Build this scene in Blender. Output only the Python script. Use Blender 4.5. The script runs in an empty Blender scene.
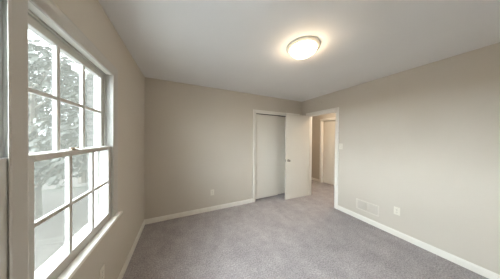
import bpy, bmesh, math, random
from mathutils import Matrix, Vector
random.seed(7)
S = bpy.context.scene
C = S.collection
PI = math.pi

# ------------------------------------------------------------------ camera
CAMH = 1.4444
cd = bpy.data.cameras.new('camera'); cam = bpy.data.objects.new('camera', cd); C.objects.link(cam)
cd.sensor_fit = 'HORIZONTAL'; cd.sensor_width = 36.0; cd.lens = 143.222 / 500 * 36.0
cd.clip_start = 0.02; cd.clip_end = 300
cam.matrix_world = (Matrix.Translation((0, 0, CAMH)) @ Matrix.Rotation(-0.4456, 4, 'Z')
                    @ Matrix.Rotation(PI / 2 - 0.008, 4, 'X') @ Matrix.Rotation(0.0081, 4, 'Z'))
S.camera = cam

# ------------------------------------------------------------------ daylight and exposure
SKY, GLOW = 3.0, 32.0
w = bpy.data.worlds.new('sky'); S.world = w; w.use_nodes = True
nt = w.node_tree; nt.nodes.clear()
out = nt.nodes.new('ShaderNodeOutputWorld'); bg = nt.nodes.new('ShaderNodeBackground')
bg.inputs['Color'].default_value = (0.87, 0.94, 1.0, 1); bg.inputs['Strength'].default_value = 6.5
# hazy sky: broad sun glow high on the window side, fading round the horizon
tcw = nt.nodes.new('ShaderNodeTexCoord'); dt = nt.nodes.new('ShaderNodeVectorMath'); dt.operation = 'DOT_PRODUCT'
gd = Vector((-0.95, -0.10, 0.10)).normalized(); dt.inputs[1].default_value = gd
nt.links.new(tcw.outputs['Generated'], dt.inputs[0])
mr = nt.nodes.new('ShaderNodeMapRange'); mr.interpolation_type = 'SMOOTHSTEP'
mr.inputs['From Min'].default_value = 0.30; mr.inputs['From Max'].default_value = 1.0
mr.inputs['To Min'].default_value = SKY; mr.inputs['To Max'].default_value = GLOW
nt.links.new(dt.outputs['Value'], mr.inputs['Value']); nt.links.new(mr.outputs[0], bg.inputs['Strength'])
nt.links.new(bg.outputs[0], out.inputs[0])
S.view_settings.view_transform = 'Standard'; S.view_settings.look = 'None'
S.view_settings.exposure = 1.0; S.view_settings.gamma = 1.0; S.view_settings.use_curve_mapping = False
LAMP = 24.0          # ceiling lamp glass emission
HALL_FILL = 78.0          # glass emission of the added hall fill lamp
S.cycles.max_bounces = 16; S.cycles.diffuse_bounces = 8; S.cycles.transparent_max_bounces = 16
S.cycles.sample_clamp_indirect = 8.0
S.cycles.caustics_reflective = False; S.cycles.caustics_refractive = False

# ------------------------------------------------------------------ materials
def mat(name, col, rough=0.6, metal=0.0, spec=0.5, noise=None, bump=None, sheen=0.0, alpha=None):
    m = bpy.data.materials.new(name); m.use_nodes = True
    n = m.node_tree; b = n.nodes['Principled BSDF']; L = n.links
    b.inputs['Base Color'].default_value = (*col, 1); b.inputs['Roughness'].default_value = rough
    b.inputs['Metallic'].default_value = metal; b.inputs['Specular IOR Level'].default_value = spec
    if sheen: b.inputs['Sheen Weight'].default_value = sheen
    tc = n.nodes.new('ShaderNodeTexCoord')
    if noise:                                   # (scale, amount)
        t = n.nodes.new('ShaderNodeTexNoise'); t.inputs['Scale'].default_value = noise[0]; t.inputs['Detail'].default_value = 4
        r = n.nodes.new('ShaderNodeValToRGB'); k = noise[1]
        r.color_ramp.elements[0].position = 0.3; r.color_ramp.elements[1].position = 0.7
        r.color_ramp.elements[0].color = (*[c * (1 - k) for c in col], 1); r.color_ramp.elements[1].color = (*[min(1, c * (1 + k)) for c in col], 1)
        L.new(tc.outputs['Object'], t.inputs['Vector']); L.new(t.outputs['Fac'], r.inputs['Fac']); L.new(r.outputs['Color'], b.inputs['Base Color'])
    if bump:                                    # (scale, strength, distance)
        t = n.nodes.new('ShaderNodeTexNoise'); t.inputs['Scale'].default_value = bump[0]; t.inputs['Detail'].default_value = 3
        bp = n.nodes.new('ShaderNodeBump'); bp.inputs['Strength'].default_value = bump[1]; bp.inputs['Distance'].default_value = bump[2]
        L.new(tc.outputs['Object'], t.inputs['Vector']); L.new(t.outputs['Fac'], bp.inputs['Height']); L.new(bp.outputs[0], b.inputs['Normal'])
    return m

M_wall = mat('wall_paint', (0.585, 0.545, 0.485), 0.75, spec=0.25, noise=(1.5, 0.015), bump=(220, 0.12, 0.001))
M_ceil = mat('ceiling_paint', (0.80, 0.80, 0.805), 0.85, spec=0.2, noise=(2.0, 0.015), bump=(160, 0.15, 0.001))
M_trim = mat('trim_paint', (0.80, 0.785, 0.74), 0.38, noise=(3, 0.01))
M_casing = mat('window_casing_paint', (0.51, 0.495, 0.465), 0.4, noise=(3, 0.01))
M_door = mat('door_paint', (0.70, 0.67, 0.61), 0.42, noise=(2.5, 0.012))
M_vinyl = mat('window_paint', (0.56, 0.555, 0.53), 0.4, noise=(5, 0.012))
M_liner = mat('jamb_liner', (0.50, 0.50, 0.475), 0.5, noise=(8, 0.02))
M_plate = mat('plate_plastic', (0.72, 0.69, 0.61), 0.35, noise=(20, 0.01))
M_grille = mat('grille_enamel', (0.74, 0.71, 0.64), 0.4, noise=(10, 0.01))
M_dark = mat('dark_slot', (0.03, 0.028, 0.025), 0.6, noise=(30, 0.2))
M_chrome = mat('satin_nickel', (0.34, 0.32, 0.29), 0.3, metal=1.0, noise=(30, 0.03))
M_rim = mat('lamp_rim', (0.86, 0.81, 0.70), 0.4, metal=0.0, noise=(12, 0.02))
M_knobm = mat('finial_metal', (0.35, 0.28, 0.2), 0.3, metal=0.9, noise=(30, 0.05))
M_leafs = [mat('leaf_' + n, c, 0.55, noise=(1.2, 0.35)) for n, c in
           (('dark_green', (0.012, 0.016, 0.010)), ('mid_green', (0.017, 0.021, 0.014)), ('pale_green', (0.024, 0.028, 0.020)))]
M_bark = mat('bark', (0.09, 0.075, 0.06), 0.9, noise=(6, 0.3), bump=(12, 0.5, 0.03))
M_street = mat('street', (0.065, 0.058, 0.050), 0.9, noise=(0.5, 0.06), bump=(30, 0.3, 0.01))
M_drive = mat('driveway', (0.036, 0.029, 0.024), 0.9, noise=(0.35, 0.06), bump=(30, 0.3, 0.01))
M_bounce = mat('bounce_surface', (0.58, 0.57, 0.56), 0.9, noise=(0.5, 0.05), bump=(30, 0.3, 0.01))  # pale reflector for the added ground slab, brightens the ceiling
M_grass = mat('lawn', (0.022, 0.026, 0.016), 0.95, noise=(3, 0.3), bump=(40, 0.6, 0.03))
M_hinge = mat('hinge_brass', (0.45, 0.38, 0.26), 0.35, metal=1.0, noise=(30, 0.05))

def emit_mat(name, col, strength):
    m = bpy.data.materials.new(name); m.use_nodes = True; b = m.node_tree.nodes['Principled BSDF']
    b.inputs['Base Color'].default_value = (0.85, 0.82, 0.76, 1); b.inputs['Roughness'].default_value = 0.3
    b.inputs['Emission Color'].default_value = (*col, 1); b.inputs['Emission Strength'].default_value = strength
    return m
M_lampglass = emit_mat('frosted_lamp_glass', (1.0, 0.77, 0.51), LAMP)
M_hallfill = emit_mat('hall_fill_glass', (1.0, 0.80, 0.58), HALL_FILL)

def glass_mat():
    m = bpy.data.materials.new('window_glass'); m.use_nodes = True; n = m.node_tree; n.nodes.clear()
    o = n.nodes.new('ShaderNodeOutputMaterial'); mx = n.nodes.new('ShaderNodeMixShader'); f = n.nodes.new('ShaderNodeFresnel')
    t = n.nodes.new('ShaderNodeBsdfTransparent'); g = n.nodes.new('ShaderNodeBsdfGlossy')
    t.inputs['Color'].default_value = (0.95, 0.965, 0.955, 1); g.inputs['Roughness'].default_value = 0.02; f.inputs['IOR'].default_value = 1.35
    ge = n.nodes.new('ShaderNodeNewGeometry'); iv = n.nodes.new('ShaderNodeMath'); iv.operation = 'SUBTRACT'; iv.inputs[0].default_value = 1
    mu = n.nodes.new('ShaderNodeMath'); mu.operation = 'MULTIPLY'         # reflect on the outer skins only, the thin pane does not refract
    n.links.new(ge.outputs['Backfacing'], iv.inputs[1]); n.links.new(iv.outputs[0], mu.inputs[0]); n.links.new(f.outputs[0], mu.inputs[1])
    n.links.new(mu.outputs[0], mx.inputs[0]); n.links.new(t.outputs[0], mx.inputs[1]); n.links.new(g.outputs[0], mx.inputs[2]); n.links.new(mx.outputs[0], o.inputs[0])
    return m
M_glass = glass_mat()

def screen_mat():                              # fine grey insect mesh: mostly holes, threads lit by the sky
    m = bpy.data.materials.new('insect_mesh'); m.use_nodes = True; n = m.node_tree; n.nodes.clear()
    o = n.nodes.new('ShaderNodeOutputMaterial'); mx = n.nodes.new('ShaderNodeMixShader')
    t = n.nodes.new('ShaderNodeBsdfTransparent'); d = n.nodes.new('ShaderNodeBsdfDiffuse'); tl = n.nodes.new('ShaderNodeBsdfTranslucent')
    ad = n.nodes.new('ShaderNodeMixShader'); ad.inputs[0].default_value = 0.5
    d.inputs['Color'].default_value = (0.095, 0.094, 0.083, 1); tl.inputs['Color'].default_value = (0.095, 0.094, 0.083, 1)
    mx.inputs[0].default_value = 0.27
    n.links.new(d.outputs[0], ad.inputs[1]); n.links.new(tl.outputs[0], ad.inputs[2])
    n.links.new(t.outputs[0], mx.inputs[1]); n.links.new(ad.outputs[0], mx.inputs[2]); n.links.new(mx.outputs[0], o.inputs[0])
    return m
M_screen = screen_mat()

def carpet_mat():
    m = bpy.data.materials.new('carpet'); m.use_nodes = True; n = m.node_tree; b = n.nodes['Principled BSDF']; L = n.links
    b.inputs['Roughness'].default_value = 1.0; b.inputs['Specular IOR Level'].default_value = 0.1
    b.inputs['Sheen Weight'].default_value = 0.15; b.inputs['Sheen Roughness'].default_value = 0.6
    tc = n.nodes.new('ShaderNodeTexCoord')
    fine = n.nodes.new('ShaderNodeTexNoise'); fine.inputs['Scale'].default_value = 75; fine.inputs['Detail'].default_value = 3
    mid = n.nodes.new('ShaderNodeTexNoise'); mid.inputs['Scale'].default_value = 7; mid.inputs['Detail'].default_value = 6; mid.inputs['Roughness'].default_value = 0.75
    mp = n.nodes.new('ShaderNodeMapping'); mp.inputs['Rotation'].default_value = (0, 0, 0.15); mp.inputs['Scale'].default_value = (2.4, 1.2, 1)
    nap = n.nodes.new('ShaderNodeTexNoise'); nap.inputs['Scale'].default_value = 1.6; nap.inputs['Detail'].default_value = 3; nap.inputs['Distortion'].default_value = 0.6
    L.new(tc.outputs['Object'], fine.inputs['Vector']); L.new(tc.outputs['Object'], mid.inputs['Vector'])
    L.new(tc.outputs['Object'], mp.inputs['Vector']); L.new(mp.outputs[0], nap.inputs['Vector'])
    r = n.nodes.new('ShaderNodeValToRGB'); r.color_ramp.elements[0].position = 0.28; r.color_ramp.elements[1].position = 0.72
    r.color_ramp.elements[0].color = (0.285, 0.268, 0.280, 1); r.color_ramp.elements[1].color = (0.615, 0.580, 0.604, 1)
    L.new(fine.outputs['Fac'], r.inputs['Fac'])
    r2 = n.nodes.new('ShaderNodeValToRGB'); r2.color_ramp.elements[0].position = 0.35; r2.color_ramp.elements[1].position = 0.65
    r2.color_ramp.elements[0].color = (0.88, 0.88, 0.88, 1); r2.color_ramp.elements[1].color = (1.0, 1.0, 1.0, 1)
    L.new(nap.outputs['Fac'], r2.inputs['Fac'])
    r3 = n.nodes.new('ShaderNodeValToRGB'); r3.color_ramp.elements[0].position = 0.3; r3.color_ramp.elements[1].position = 0.7
    r3.color_ramp.elements[0].color = (0.74, 0.74, 0.74, 1); r3.color_ramp.elements[1].color = (1.0, 1.0, 1.0, 1)
    L.new(mid.outputs['Fac'], r3.inputs['Fac'])
    m1 = n.nodes.new('ShaderNodeMixRGB'); m1.blend_type = 'MULTIPLY'; m1.inputs[0].default_value = 1
    m2 = n.nodes.new('ShaderNodeMixRGB'); m2.blend_type = 'MULTIPLY'; m2.inputs[0].default_value = 1
    L.new(r.outputs[0], m1.inputs[1]); L.new(r2.outputs[0], m1.inputs[2]); L.new(m1.outputs[0], m2.inputs[1]); L.new(r3.outputs[0], m2.inputs[2])
    L.new(m2.outputs[0], b.inputs['Base Color'])
    bp = n.nodes.new('ShaderNodeBump'); bp.inputs['Strength'].default_value = 0.5; bp.inputs['Distance'].default_value = 0.006
    L.new(fine.outputs['Fac'], bp.inputs['Height']); L.new(bp.outputs[0], b.inputs['Normal'])
    return m
M_carpet = carpet_mat()

def brick_mat():
    m = bpy.data.materials.new('painted_brick'); m.use_nodes = True; n = m.node_tree; b = n.nodes['Principled BSDF']; L = n.links
    b.inputs['Roughness'].default_value = 0.85
    tc = n.nodes.new('ShaderNodeTexCoord'); mp = n.nodes.new('ShaderNodeMapping'); mp.inputs['Rotation'].default_value = (PI / 2, 0, 0)
    br = n.nodes.new('ShaderNodeTexBrick'); br.inputs['Scale'].default_value = 1.0
    br.inputs['Brick Width'].default_value = 0.40; br.inputs['Row Height'].default_value = 0.19; br.inputs['Mortar Size'].default_value = 0.038
    br.inputs['Color1'].default_value = (0.055, 0.053, 0.050, 1); br.inputs['Color2'].default_value = (0.042, 0.040, 0.038, 1); br.inputs['Mortar'].default_value = (0.004, 0.004, 0.004, 1)
    L.new(tc.outputs['Object'], mp.inputs['Vector']); L.new(mp.outputs[0], br.inputs['Vector']); L.new(br.outputs['Color'], b.inputs['Base Color'])
    return m
M_brick = brick_mat()

# ------------------------------------------------------------------ helpers
def new_bm(): return bmesh.new()
def bx(bm, x0, x1, y0, y1, z0, z1):
    vs = [bm.verts.new((x, y, z)) for x in (x0, x1) for y in (y0, y1) for z in (z0, z1)]
    for f in ((0, 1, 3, 2), (4, 6, 7, 5), (0, 4, 5, 1), (2, 3, 7, 6), (0, 2, 6, 4), (1, 5, 7, 3)):
        bm.faces.new([vs[i] for i in f])
def link(name, me_bm, m, parent=None, loc=None, bevel=0.0, smooth=False, segs=2):
    bmesh.ops.recalc_face_normals(me_bm, faces=me_bm.faces[:])
    me = bpy.data.meshes.new(name); me_bm.to_mesh(me); me_bm.free()
    if smooth:
        for p in me.polygons: p.use_smooth = True
    o = bpy.data.objects.new(name, me); C.objects.link(o)
    me.materials.append(m)
    if parent: o.parent = parent
    if loc: o.location = loc
    if bevel:
        bv = o.modifiers.new('bevel', 'BEVEL'); bv.width = bevel; bv.segments = segs; bv.limit_method = 'ANGLE'
    return o
def tag(o, label, cat=None, group=None, kind=None):
    o['label'] = label
    if cat: o['category'] = cat
    if group: o['group'] = group
    if kind: o['kind'] = kind
    return o
def empty(name, loc, rz=0):
    o = bpy.data.objects.new(name, None); C.objects.link(o); o.location = loc; o.rotation_euler = (0, 0, rz); o.empty_display_size = 0.05
    return o
def lathe(bm, prof, seg=48, axis='Z', origin=(0, 0, 0)):
    rings = []
    for r, h in prof:
        ring = []
        for k in range(seg if r > 1e-6 else 1):
            a = 2 * PI * k / seg; p = (r * math.cos(a), r * math.sin(a), h)
            if axis == 'Y': p = (p[0], p[2], p[1])
            if axis == 'X': p = (p[2], p[0], p[1])
            ring.append(bm.verts.new((p[0] + origin[0], p[1] + origin[1], p[2] + origin[2])))
        rings.append(ring)
    for a, b in zip(rings, rings[1:]):
        if len(a) == 1 and len(b) == 1: continue
        for k in range(seg):
            k2 = (k + 1) % seg
            if len(a) == 1: bm.faces.new((a[0], b[k], b[k2]))
            elif len(b) == 1: bm.faces.new((a[k], a[k2], b[0]))
            else: bm.faces.new((a[k], a[k2], b[k2], b[k]))
def sweep(bm, path, prof, mapf, closed=False):
    # path: [(a, b, da, db)] corner and outward mitre direction; prof: [(outward offset, proud height)]
    rows = [[bm.verts.new(mapf(a + da * o, b + db * o, t)) for (o, t) in prof] for (a, b, da, db) in path]
    n = len(prof); m = len(rows)
    for i in range(m if closed else m - 1):
        r0, r1 = rows[i], rows[(i + 1) % m]
        for j in range(n):
            k = (j + 1) % n; bm.faces.new((r0[j], r0[k], r1[k], r1[j]))
    if not closed:
        bm.faces.new(rows[0]); bm.faces.new(rows[-1])
CASING = [(0, 0), (0, .010), (.004, .014), (.012, .015), (.030, .018), (.052, .019), (.060, .017), (.063, .012), (.063, 0)]
def casing_prof(wd): return [(o * wd / .063, t) for o, t in CASING]
BASEP = [(0, 0), (.013, 0), (.013, .062), (.0115, .068), (.008, .074), (.006, .083), (0, .083)]
def baseboard(bm, p, q, nrm):
    # from p to q along the wall, nrm points into the room
    r = [[bm.verts.new((e[0] + nrm[0] * t, e[1] + nrm[1] * t, z)) for t, z in BASEP] for e in (p, q)]
    n = len(BASEP)
    for j in range(n):
        k = (j + 1) % n; bm.faces.new((r[0][j], r[0][k], r[1][k], r[1][j]))
    bm.faces.new(r[0]); bm.faces.new(r[1])

# ------------------------------------------------------------------ room
XL, XR, YB, YF, H = -.5535, 2.9107, 2.8882, -.57, 2.44
T = .12
HX = 4.16                       # far wall of the hall
WY0, WY1, WZ0, WZ1 = .089, 1.655, .735, 1.987      # clear window opening (both windows)
W1, W2, MY0, MY1 = .862, .882, .825, .897                              # mullion
DY0, DY1, DZ = 1.931, 2.655, 2.035                 # doorway in right wall
CX0, CX1 = 1.518, 2.765                            # closet opening in back wall
HY0, HY1 = 2.47, 3.235                             # hall door opening

b = new_bm(); bx(b, XL - .19, 4.45, YF - .12, 4.72, -.12, 0)
tag(link('floor', b, M_carpet), 'mauve-grey cut pile carpet running through the room, closet and hall', 'floor', kind='structure')
b = new_bm(); bx(b, XL - .19, 4.45, YF - .12, 4.72, H, H + .12)
tag(link('ceiling', b, M_ceil), 'flat white painted ceiling above the room and hall', 'ceiling', kind='structure')

b = new_bm(); x0, x1 = XL - .11, XL
bx(b, x0, x1, YF, WY0 - .02, 0, H); bx(b, x0, x1, WY1 + .02, YB, 0, H)
bx(b, x0, x1, WY0 - .02, WY1 + .02, 0, WZ0 - .025); bx(b, x0, x1, WY0 - .02, WY1 + .02, WZ1 + .02, H)
tag(link('wall_left', b, M_wall), 'beige painted wall that holds the pair of windows', 'wall', kind='structure')
b = new_bm()
bx(b, XL - .19, CX0, YB, YB + T, 0, H); bx(b, CX1, XR, YB, YB + T, 0, H); bx(b, CX0, CX1, YB, YB + T, DZ, H)
tag(link('wall_back', b, M_wall), 'beige painted wall with the sliding-door closet', 'wall', kind='structure')
b = new_bm()
bx(b, XR, XR + T, YF, DY0, 0, H); bx(b, XR, XR + T, DY1, 4.60, 0, H); bx(b, XR, XR + T, DY0, DY1, DZ, H)
tag(link('wall_right', b, M_wall), 'pale beige painted wall with the open doorway, vent and switch', 'wall', kind='structure')
b = new_bm(); bx(b, XL - .19, 4.45, YF - T, YF, 0, H)
tag(link('wall_front', b, M_wall), 'beige painted wall behind the viewer', 'wall', kind='structure')
b = new_bm()
bx(b, HX, HX + T, YF, HY0, 0, H); bx(b, HX, HX + T, HY1, 4.60, 0, H); bx(b, HX, HX + T, HY0, HY1, DZ, H); bx(b, HX + T, HX + .28, HY0 - .05, HY1 + .05, 0, H)
tag(link('wall_hall', b, M_wall), 'beige painted far wall of the hall seen through the doorway', 'wall', kind='structure')
b = new_bm(); bx(b, XL - .19, 4.45, 4.60, 4.72, 0, H)
tag(link('wall_hall_end', b, M_wall), 'beige painted end wall of the hall and closet', 'wall', kind='structure')
b = new_bm(); bx(b, .9, XR, YB + .72, YB + .80, 0, H); bx(b, .9, .98, YB + T, YB + .72, 0, H)
tag(link('wall_closet', b, M_wall), 'painted inner walls of the closet', 'wall', kind='structure')

def base_obj(name, segs, label):
    b = new_bm()
    for p, q, n in segs: baseboard(b, p, q, n)
    tag(link(name, b, M_trim), label, 'baseboard', kind='structure')
base_obj('baseboard_left', [((XL, YF + .013), (XL, YB - .013), (1, 0))], 'white baseboard under the windows')
base_obj('baseboard_back', [((XL, YB), (CX0 - .063, YB), (0, -1)), ((CX1 + .063, YB), (XR, YB), (0, -1))], 'white baseboard left of the closet')
base_obj('baseboard_right', [((XR, YF + .013), (XR, DY0 - .063), (-1, 0)), ((XR, DY1 + .063), (XR, YB - .013), (-1, 0))], 'white baseboard under the vent')
base_obj('baseboard_front', [((XL, YF), (XR, YF), (0, 1))], 'white baseboard behind the viewer')
base_obj('baseboard_hall', [((HX, HY1 + .063), (HX, 4.60), (-1, 0)), ((HX, YF), (HX, HY0 - .063), (-1, 0)), ((XR + T, YF), (XR + T, DY0 - .063), (1, 0)), ((XR + T, DY1 + .063), (XR + T, 4.6), (1, 0))], 'white baseboard in the hall')

# ------------------------------------------------------------------ casings
cp = casing_prof(.063)
def ucase(bm, a0, a1, zt, mapf, prof=cp):
    sweep(bm, [(a0, 0.0, -1, 0), (a0, zt, -1, 1), (a1, zt, 1, 1), (a1, 0.0, 1, 0)], prof, mapf)
# window casing: three sides and mullion, standing on the stool
b = new_bm(); wp = casing_prof(.086); toL = lambda a, z, t: (XL + t, a, z)
sweep(b, [(WY0, WZ0 + .012, -1, 0), (WY0, WZ1, -1, 1), (WY1, WZ1, 1, 1), (WY1, WZ0 + .012, 1, 0)], wp, toL)
mp_ = [(MY0, 0), (MY0, .002), (MY0 + .008, .004), (MY1 - .008, .004), (MY1, .002), (MY1, 0)]
r0 = [b.verts.new((XL + t, y, WZ0 + .012)) for y, t in mp_]; r1 = [b.verts.new((XL + t, y, WZ1)) for y, t in mp_]
for j in range(6): b.faces.new((r0[j], r0[(j + 1) % 6], r1[(j + 1) % 6], r1[j]))
b.faces.new(r0); b.faces.new(r1)
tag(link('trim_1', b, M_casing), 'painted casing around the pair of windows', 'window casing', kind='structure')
# stool
b = new_bm(); zt = WZ0 + .012
bx(b, XL, XL + .050, WY0 - .10, WY1 + .10, zt - .024, zt)
bx(b, XL + .001, XL + .014, WY0 - .086, WY1 + .086, zt - .034, zt - .0245)
tag(link('trim_2', b, M_trim, bevel=.006), 'white painted sill board under the pair of windows', 'window sill', kind='structure')
# doorway
b = new_bm(); ucase(b, DY0, DY1, DZ, lambda a, z, t: (XR - t, a, z))
ucase(b, DY0, DY1, DZ, lambda a, z, t: (XR + T + t, a, z))
j = .014
bx(b, XR, XR + T, DY0, DY0 + j, 0, DZ); bx(b, XR, XR + T, DY1 - j, DY1, 0, DZ); bx(b, XR, XR + T, DY0 + j, DY1 - j, DZ - j, DZ)
bx(b, XR + .045, XR + .08, DY0 + j, DY0 + j + .01, 0, DZ - j); bx(b, XR + .045, XR + .08, DY1 - j - .01, DY1 - j, 0, DZ - j); bx(b, XR + .045, XR + .08, DY0 + j + .01, DY1 - j - .01, DZ - j - .01, DZ - j)
tag(link('trim_3', b, M_trim), 'white casing and jamb of the doorway to the hall', 'door casing', kind='structure')
# closet
b = new_bm(); ucase(b, CX0, CX1, DZ, lambda a, z, t: (a, YB - t, z))
bx(b, CX0, CX0 + j, YB, YB + T, 0, DZ); bx(b, CX1 - j, CX1, YB, YB + T, 0, DZ); bx(b, CX0 + j, CX1 - j, YB, YB + T, DZ - j, DZ)
tag(link('trim_4', b, M_trim), 'white casing and jamb of the closet', 'closet casing', kind='structure')
# hall door casing
b = new_bm(); ucase(b, HY0, HY1, DZ, lambda a, z, t: (HX - t, a, z))
bx(b, HX, HX + T, HY0, HY0 + j, 0, DZ); bx(b, HX, HX + T, HY1 - j, HY1, 0, DZ); bx(b, HX, HX + T, HY0 + j, HY1 - j, DZ - j, DZ)
tag(link('trim_5', b, M_trim), 'white casing of the closed door across the hall', 'door casing', kind='structure')

# ------------------------------------------------------------------ windows
def sash(y0, y1, z0, z1, xa, xb, bot, top, st=.045):
    # xa nearer the room; frame members, two upright and one level muntin in one mesh
    b = new_bm()
    bx(b, xb, xa, y0, y0 + st, z0, z1); bx(b, xb, xa, y1 - st, y1, z0, z1)
    bx(b, xb, xa, y0 + st, y1 - st, z0, z0 + bot); bx(b, xb, xa, y0 + st, y1 - st, z1 - top, z1)
    gw = (y1 - y0 - 2 * st); xm = xa - .017
    for k in (1, 2):
        yc = y0 + st + gw * k / 3; bx(b, xa - .021, xa - .002, yc - .012, yc + .012, z0 + bot, z1 - top)
    zc = (z0 + bot + z1 - top) / 2; e = [y0 + st] + [y0 + st + gw * k / 3 for k in (1, 2)] + [y1 - st]
    for i in range(3):
        bx(b, xa - .021, xa - .002, e[i] + (.012 if i else 0), e[i + 1] - (.012 if i < 2 else 0), zc - .010, zc + .010)
    g = new_bm(); zc0, zc1 = z0 + bot, z1 - top
    bx(g, xm - .002, xm + .002, y0 + st - .003, y1 - st + .003, zc0 - .003, zc1 + .003)
    return b, g
def window(name, y0, y1, label):
    base = Vector((XL, (y0 + y1) / 2, WZ0)); root = empty(name, base)
    tag(root, label, 'window', kind='structure')
    off = -base
    def part(nm, bm, m, par=root, bevel=0.0):
        bmesh.ops.translate(bm, verts=bm.verts, vec=off if par is root or par.parent is root else off)
        return link(nm, bm, m, par, bevel=bevel)
    f = new_bm(); D0 = XL - .109
    bx(f, D0, XL - .0005, y0, y1, WZ1, WZ1 + .019); bx(f, D0 - .03, XL - .0005, y0, y1, WZ0 - .019, WZ0)
    part('window_frame', f, M_trim)
    l = new_bm()
    bx(l, D0, XL - .0005, y0 - .019 if y0 == WY0 else (W1 + W2) / 2, y0, WZ0 - .019, WZ1 + .019)
    bx(l, D0, XL - .0005, y1, y1 + .019 if y1 == WY1 else (W1 + W2) / 2, WZ0 - .019, WZ1 + .019)
    # stop, parting and blind beads with the spring channel ridges
    for yy, s in ((y0, 1), (y1, -1)):
        for (d0, d1, pr) in ((.0355, .047, .012), (.085, .103, .012)):
            a, c = sorted((yy + s * .0003, yy + s * pr)); bx(l, XL - d1, XL - d0, a, c, WZ0, WZ1)
    bx(l, XL - .047, XL - .0355, y0 + .012, y1 - .012, WZ1 - .012, WZ1 - .0003); bx(l, XL - .103, XL - .085, y0 + .012, y1 - .012, WZ1 - .012, WZ1 - .0003)
    part('jamb_liner', l, M_liner)
    zr0, zr1 = 1.338, 1.368
    g = .0025; st = .064 if y1 == W1 else .047
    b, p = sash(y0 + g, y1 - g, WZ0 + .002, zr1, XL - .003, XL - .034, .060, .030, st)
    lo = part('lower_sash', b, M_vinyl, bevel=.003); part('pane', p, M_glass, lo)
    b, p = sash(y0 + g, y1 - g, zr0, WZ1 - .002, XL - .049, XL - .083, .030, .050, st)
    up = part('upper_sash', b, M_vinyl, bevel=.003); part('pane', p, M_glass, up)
    # sash lock at the middle of the meeting rail
    k = new_bm(); yc = (y0 + y1) / 2 - .07
    bx(k, XL - .033, XL - .007, yc - .028, yc + .028, zr1, zr1 + .005)
    lathe(k, [(0, 0), (.011, 0), (.011, .010), (0, .012)], 16, 'Z', (XL - .020, yc, zr1 + .005))
    bx(k, XL - .025, XL - .002, yc - .004, yc + .030, zr1 + .009, zr1 + .015)
    part('sash_lock', k, M_knobm, lo, bevel=.001)
    s = new_bm(); bx(s, XL - .1065, XL - .106, y0 + .012, y1 - .012, WZ0 + .012, WZ1 - .012)
    part('insect_screen', s, M_screen)
    s = new_bm()
    for q in ((y0, y0 + .012, WZ0, WZ1), (y1 - .012, y1, WZ0, WZ1), (y0 + .012, y1 - .012, WZ0, WZ0 + .012), (y0 + .012, y1 - .012, WZ1 - .012, WZ1)):
        bx(s, XL - .109, XL - .1045, *q)
    part('screen_frame', s, M_vinyl)
    return root
window('window_1', WY0, W1, 'white double-hung window cut off at the picture edge')
window('window_2', W2, WY1, 'white double-hung window with all twelve panes in view, nearer the corner')

# ------------------------------------------------------------------ doors
def knob(par, x, yface, z, s, name='door_knob'):
    # s: -1 points towards -y
    b = new_bm()
    pr = [(0, 0), (.031, 0), (.031, .004), (.026, .008), (.012, .010), (.010, .028), (.016, .034), (.025, .042), (.027, .052), (.022, .062), (.010, .067), (0, .068)]
    lathe(b, [(r, s * h) for r, h in pr], 28, 'Y', (x, yface, z))
    return link(name, b, M_chrome, par, smooth=True)
# open room door, hinged on the doorway's far jamb, swung in front of the closet
dw, dt, dh = .700, .035, 2.005
rot = math.radians(180 - 3.0)
door = empty('door_1', (XR - .012, DY1 - .012, .016), rot)      # local +x runs from hinge to free edge, local +y faces the room
tag(door, 'white flat slab door standing open in front of the closet', 'door', kind='structure')
b = new_bm(); bx(b, .004, dw, 0, dt, 0, dh); link('door_slab', b, M_door, door, bevel=.002)
knob(door, dw - .062, dt, .915, 1); knob(door, dw - .062, 0, .915, -1)
b = new_bm(); bx(b, dw, dw + .0015, .006, dt - .006, .885, .945); link('latch_plate', b, M_chrome, door)
for hz in (.18, 1.0, 1.82):
    b = new_bm(); lathe(b, [(0, 0), (.006, 0), (.006, .09), (0, .09)], 12, 'Z', (0, -.004, hz)); bx(b, .001, .0038, -.002, dt - .006, hz, hz + .09)
    link('hinge', b, M_hinge, door)
# closet sliding doors
def slab(name, x0, x1, y0, y1, label):
    r = empty(name, ((x0 + x1) / 2, (y0 + y1) / 2, .036)); tag(r, label, 'closet door', kind='structure')
    b = new_bm(); hw = (x1 - x0) / 2; ht = (y1 - y0) / 2; bx(b, -hw, hw, -ht, ht, 0, 1.969); link('door_slab', b, M_door, r, bevel=.002)
    return r, hw, ht
d2, hw, ht = slab('door_2', CX0 + .018, 2.17, YB + .030, YB + .058, 'left white sliding closet door beside the plain wall')
slab('door_3', 2.13, CX1 - .018, YB + .064, YB + .092, 'right white sliding closet door behind the open door')
b = new_bm(); bx(b, CX0 + j, CX1 - j, YB + .02, YB + .10, DZ - j - .012, DZ - j)
tag(link('trim_6', b, M_dark), 'dark sliding track at the top of the closet', 'closet track', kind='structure')
# closed hall door
d4 = empty('door_4', (HX + .075, (HY0 + HY1) / 2, .02)); tag(d4, 'closed white slab door on the far side of the hall', 'door', kind='structure')
hwy = (HY1 - HY0) / 2 - j - .003
b = new_bm(); bx(b, -.0175, .0175, -hwy, hwy, 0, 1.995); link('door_slab', b, mat('hall_door_paint', (0.66, 0.61, 0.53), 0.45, noise=(2.5, 0.012)), d4, bevel=.002)
b = new_bm(); pr = [(0, 0), (.031, 0), (.031, -.004), (.012, -.010), (.010, -.028), (.025, -.042), (.027, -.052), (.010, -.067), (0, -.068)]
lathe(b, pr, 24, 'X', (-.0175, -hwy + .07, .91)); link('door_knob', b, M_chrome, d4, smooth=True)

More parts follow.
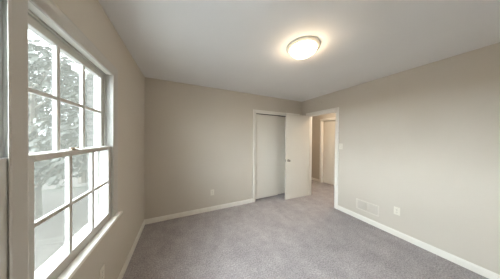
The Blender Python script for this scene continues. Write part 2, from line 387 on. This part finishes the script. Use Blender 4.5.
# ------------------------------------------------------------------ ceiling lamps
def lamp(x, y, glass, label, rad=.163):
    r = empty('ceiling_light', (x, y, H)); tag(r, label, 'ceiling light', 'flush dome ceiling lights')
    k = rad / .163
    b = new_bm(); lathe(b, [(0, -.0005), (.162 * k, -.0005), (.170 * k, -.004), (.171 * k, -.009), (.166 * k, -.013), (.157 * k, -.017), (.148 * k, -.023), (.142 * k, -.026), (.137 * k, -.026), (.132 * k, -.022), (0, -.020)], 64)
    link('lamp_rim', b, M_rim, r, smooth=True)
    b = new_bm(); pr = []
    for i in range(15):
        a = PI / 2 * i / 14; pr.append((.136 * k * math.cos(a) if i < 14 else 0, -.0265 - .066 * math.sin(a)))
    lathe(b, pr, 64); link('lamp_glass', b, glass, r, smooth=True)
    b = new_bm(); lathe(b, [(0, -.0915), (.012, -.0915), (.014, -.097), (.008, -.101), (.010, -.107), (.007, -.113), (0, -.115)], 20)
    link('finial', b, M_knobm, r, smooth=True)
    return r
lamp(1.185, 1.165, M_lampglass, 'lit frosted glass dome light on the room ceiling')
lamp(3.62, 2.15, M_hallfill, 'unseen dome light added on the hall ceiling to light the doorway view', .14)  # out of view, put in to light what shows through the doorway

# ------------------------------------------------------------------ wall fittings
# local frame: +x out of the wall, y along it, z up
def outlet(loc, rz, label):
    r = empty('wall_outlet', loc, rz); tag(r, label, 'outlet', 'duplex wall outlets')
    b = new_bm(); bx(b, .0003, .006, -.035, .035, -.0575, .0575); link('cover_plate', b, M_plate, r, bevel=.003)
    for s in (-1, 1):
        zc = s * .0195
        b = new_bm(); lathe(b, [(0, .006), (.0172, .006), (.0172, .008), (0, .008)], 24, 'X', (0, 0, zc)); o = link('socket', b, M_plate, r)
        b = new_bm(); bx(b, .008, .0084, -.0075, -.0055, zc - .002, zc + .007); bx(b, .008, .0084, .0055, .0075, zc - .002, zc + .006)
        lathe(b, [(0, .008), (.0026, .008), (.0026, .0084), (0, .0084)], 12, 'X', (0, 0, zc - .009)); link('slot', b, M_dark, o)
    b = new_bm(); lathe(b, [(0, .006), (.0032, .006), (.0028, .0074), (0, .0074)], 12, 'X'); link('screw', b, M_chrome, r)
    return r
outlet((.555, YB, .362), -PI / 2, 'white outlet low on the back wall left of the closet')
outlet((XR, .974, .376), PI, 'white outlet low on the right wall beside the vent')
outlet((XL, 1.478, .385), 0, 'white outlet under the windows on the left wall')
r = empty('light_switch', (XR, 1.822, 1.296), PI); tag(r, 'white toggle switch beside the doorway', 'light switch')
b = new_bm(); bx(b, .0003, .006, -.035, .035, -.0575, .0575); link('cover_plate', b, M_plate, r, bevel=.003)
b = new_bm(); bx(b, .006, .0075, -.006, .006, -.012, .012); bx(b, .0075, .018, -.0035, .0035, -.002, .009); link('toggle', b, M_plate, r, bevel=.001)
for z in (-.030, .030):
    b = new_bm(); lathe(b, [(0, .006), (.003, .006), (.0026, .0074), (0, .0074)], 12, 'X', (0, 0, z)); link('screw', b, M_chrome, r)
M_vent = mat('vent_paint', (0.66, 0.625, 0.56), 0.5, noise=(10, 0.01)); M_louv = mat('vent_louver_paint', (0.60, 0.565, 0.51), 0.5, noise=(10, 0.01))
# vent grille: two louvred halves in one frame
r = empty('wall_vent', (XR, 1.356, .180), PI); tag(r, 'white two-panel return air grille low on the right wall', 'vent')
hw, hh = .168, .178
b = new_bm()
for q in ((-hw, hw, 0, .020), (-hw, hw, hh - .020, hh), (-hw, -hw + .020, .020, hh - .020), (hw - .020, hw, .020, hh - .020), (-.008, .008, .020, hh - .020)): bx(b, .0003, .009, *q)
link('vent_frame', b, M_vent, r, bevel=.002)
for y0, y1 in ((-hw + .0205, -.0085), (.0085, hw - .0205)):
    b = new_bm(); n = 13
    for k in range(n):
        z = .024 + k * (hh - .048) / (n - 1)
        vs = [b.verts.new(p) for p in ((.001, y0, z + .005), (.001, y1, z + .005), (.007, y1, z - .003), (.007, y0, z - .003), (.0018, y0, z + .006), (.0018, y1, z + .006), (.0078, y1, z - .002), (.0078, y0, z - .002))]
        for f in ((0, 1, 2, 3), (4, 5, 6, 7), (0, 1, 5, 4), (2, 3, 7, 6), (1, 2, 6, 5), (0, 3, 7, 4)): b.faces.new([vs[i] for i in f])
    link('louvers', b, M_louv, r)
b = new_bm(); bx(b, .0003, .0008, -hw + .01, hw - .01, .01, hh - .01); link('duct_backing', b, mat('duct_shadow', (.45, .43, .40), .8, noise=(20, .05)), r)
# little round sensor above the doorway
r = empty('wall_sensor', (XR, 2.290, 2.275), PI); tag(r, 'small round white sensor on the wall above the doorway', 'sensor')
b = new_bm(); lathe(b, [(0, .0003), (.026, .0003), (.026, .010), (.021, .016), (0, .017)], 28, 'X'); link('housing', b, M_wall, r, smooth=False, bevel=.001)
b = new_bm(); lathe(b, [(0, .017), (.006, .017), (.005, .020), (0, .020)], 16, 'X'); link('button', b, M_plate, r)

# ------------------------------------------------------------------ outside
GZ = -3.0
def slabq(name, x0, x1, y0, y1, z0, z1, m, label, cat, kind='structure'):
    b = new_bm(); bx(b, x0, x1, y0, y1, z0, z1); tag(link(name, b, m), label, cat, kind=kind)
slabq('ground', -90, 40, -60, 110, GZ - .3, GZ, M_grass, 'green lawn far below the windows', 'ground')
slabq('bounce_ground', -45, -2.5, -40, 4, GZ + .001, GZ + .03, M_bounce, 'unseen pale ground slab added to bounce daylight onto the ceiling', 'bounce_ground')  # out of view, added to throw daylight up through the windows
slabq('driveway', -14, -.8, 4.01, 17, GZ + .001, GZ + .03, M_drive, 'grey driveway below the windows', 'driveway')
slabq('street', -70, 30, 18.0, 30.0, GZ + .001, GZ + .04, M_street, 'pale street beyond the driveway', 'street')
# brick wing of the same house
r = empty('house_wing', (-1.45, 5.6, GZ)); tag(r, 'pale brick wing of the house seen through the window', 'house wing')
b = new_bm(); bx(b, -.95, .70, 0, 4, 0, 6.2); link('brick_wall', b, M_brick, r)
b = new_bm(); bx(b, -1.15, .70, -.2, 4.2, 6.2, 6.38); link('eaves', b, M_trim, r)
b = new_bm(); lathe(b, [(0, 0.2), (.045, 0.2), (.045, 6.2), (0, 6.2)], 14, 'Z', (-.10, -.06, 0)); link('downspout', b, M_trim, r, smooth=False)

def tree(x, y, h, cr, m, label, seed, nleaf=5200, low=.25):
    rnd = random.Random(seed)
    root = empty('tree', (x, y, GZ)); tag(root, label, 'tree', 'trees beyond the driveway')
    t = new_bm()
    def limb(p, q, r0, r1, n=8):
        d = (q - p).normalized(); u = d.orthogonal().normalized(); v = d.cross(u)
        A = [t.verts.new(p + (u * math.cos(2 * PI * k / n) + v * math.sin(2 * PI * k / n)) * r0) for k in range(n)]
        B = [t.verts.new(q + (u * math.cos(2 * PI * k / n) + v * math.sin(2 * PI * k / n)) * r1) for k in range(n)]
        for k in range(n): t.faces.new((A[k], A[(k + 1) % n], B[(k + 1) % n], B[k]))
        t.faces.new(A); t.faces.new(B)
    top = Vector((0, 0, h * .75)); limb(Vector((0, 0, 0)), top, h * .030, h * .010)
    cl = []
    for k in range(26):
        a = rnd.uniform(0, 2 * PI); zz = h * rnd.uniform(low, .95); e = math.sqrt(max(.05, 1 - ((zz / h - .58) / .48) ** 2))
        rr = cr * e * rnd.uniform(.35, .9); c = Vector((math.cos(a) * rr, math.sin(a) * rr, zz)); cl.append(c)
        s = Vector((0, 0, max(h * .12, zz - rr * .7))); limb(s if s.z < h * .74 else top * .97, c, h * .008, h * .002, 5)
    link('trunk', t, M_bark, root)
    f = new_bm()
    for k in range(nleaf):
        c = cl[rnd.randrange(len(cl))]; d = Vector((rnd.gauss(0, 1), rnd.gauss(0, 1), rnd.gauss(0, .8))).normalized() * (rnd.random() ** .4) * cr * .38
        p = c + d; n1 = Vector((rnd.gauss(0, 1), rnd.gauss(0, 1), rnd.gauss(0, 1))).normalized(); u = n1.orthogonal().normalized(); v = n1.cross(u)
        s = rnd.uniform(.10, .22)
        f.faces.new([f.verts.new(p + u * s * a_ + v * s * b_) for a_, b_ in ((-1, 0), (0, -.5), (1, 0), (0, .5))])
    link('foliage', f, m, root)
TREES = [(-7.2, 12.0, 9.5, 3.0, 2, 'pale green leafy tree nearest the window pair'),
         (-15.5, 14.0, 11.0, 3.4, 1, 'mid green tree left of the others beyond the driveway'),
         (-8.6, 19.5, 12.0, 3.8, 0, 'dark green tall tree at the near edge of the street'),
         (-17.0, 24.0, 12.0, 4.2, 2, 'pale green tree far left by the street'),
         (-13.0, 31.5, 14.0, 4.6, 1, 'mid green broad tree across the street'),
         (-24.5, 36.0, 14.0, 4.6, 0, 'dark green broad tree across the street at the left')]
for i, (x, y, h, cr, mi, lb) in enumerate(TREES): tree(x, y, h, cr, M_leafs[mi], lb, 40 + i)
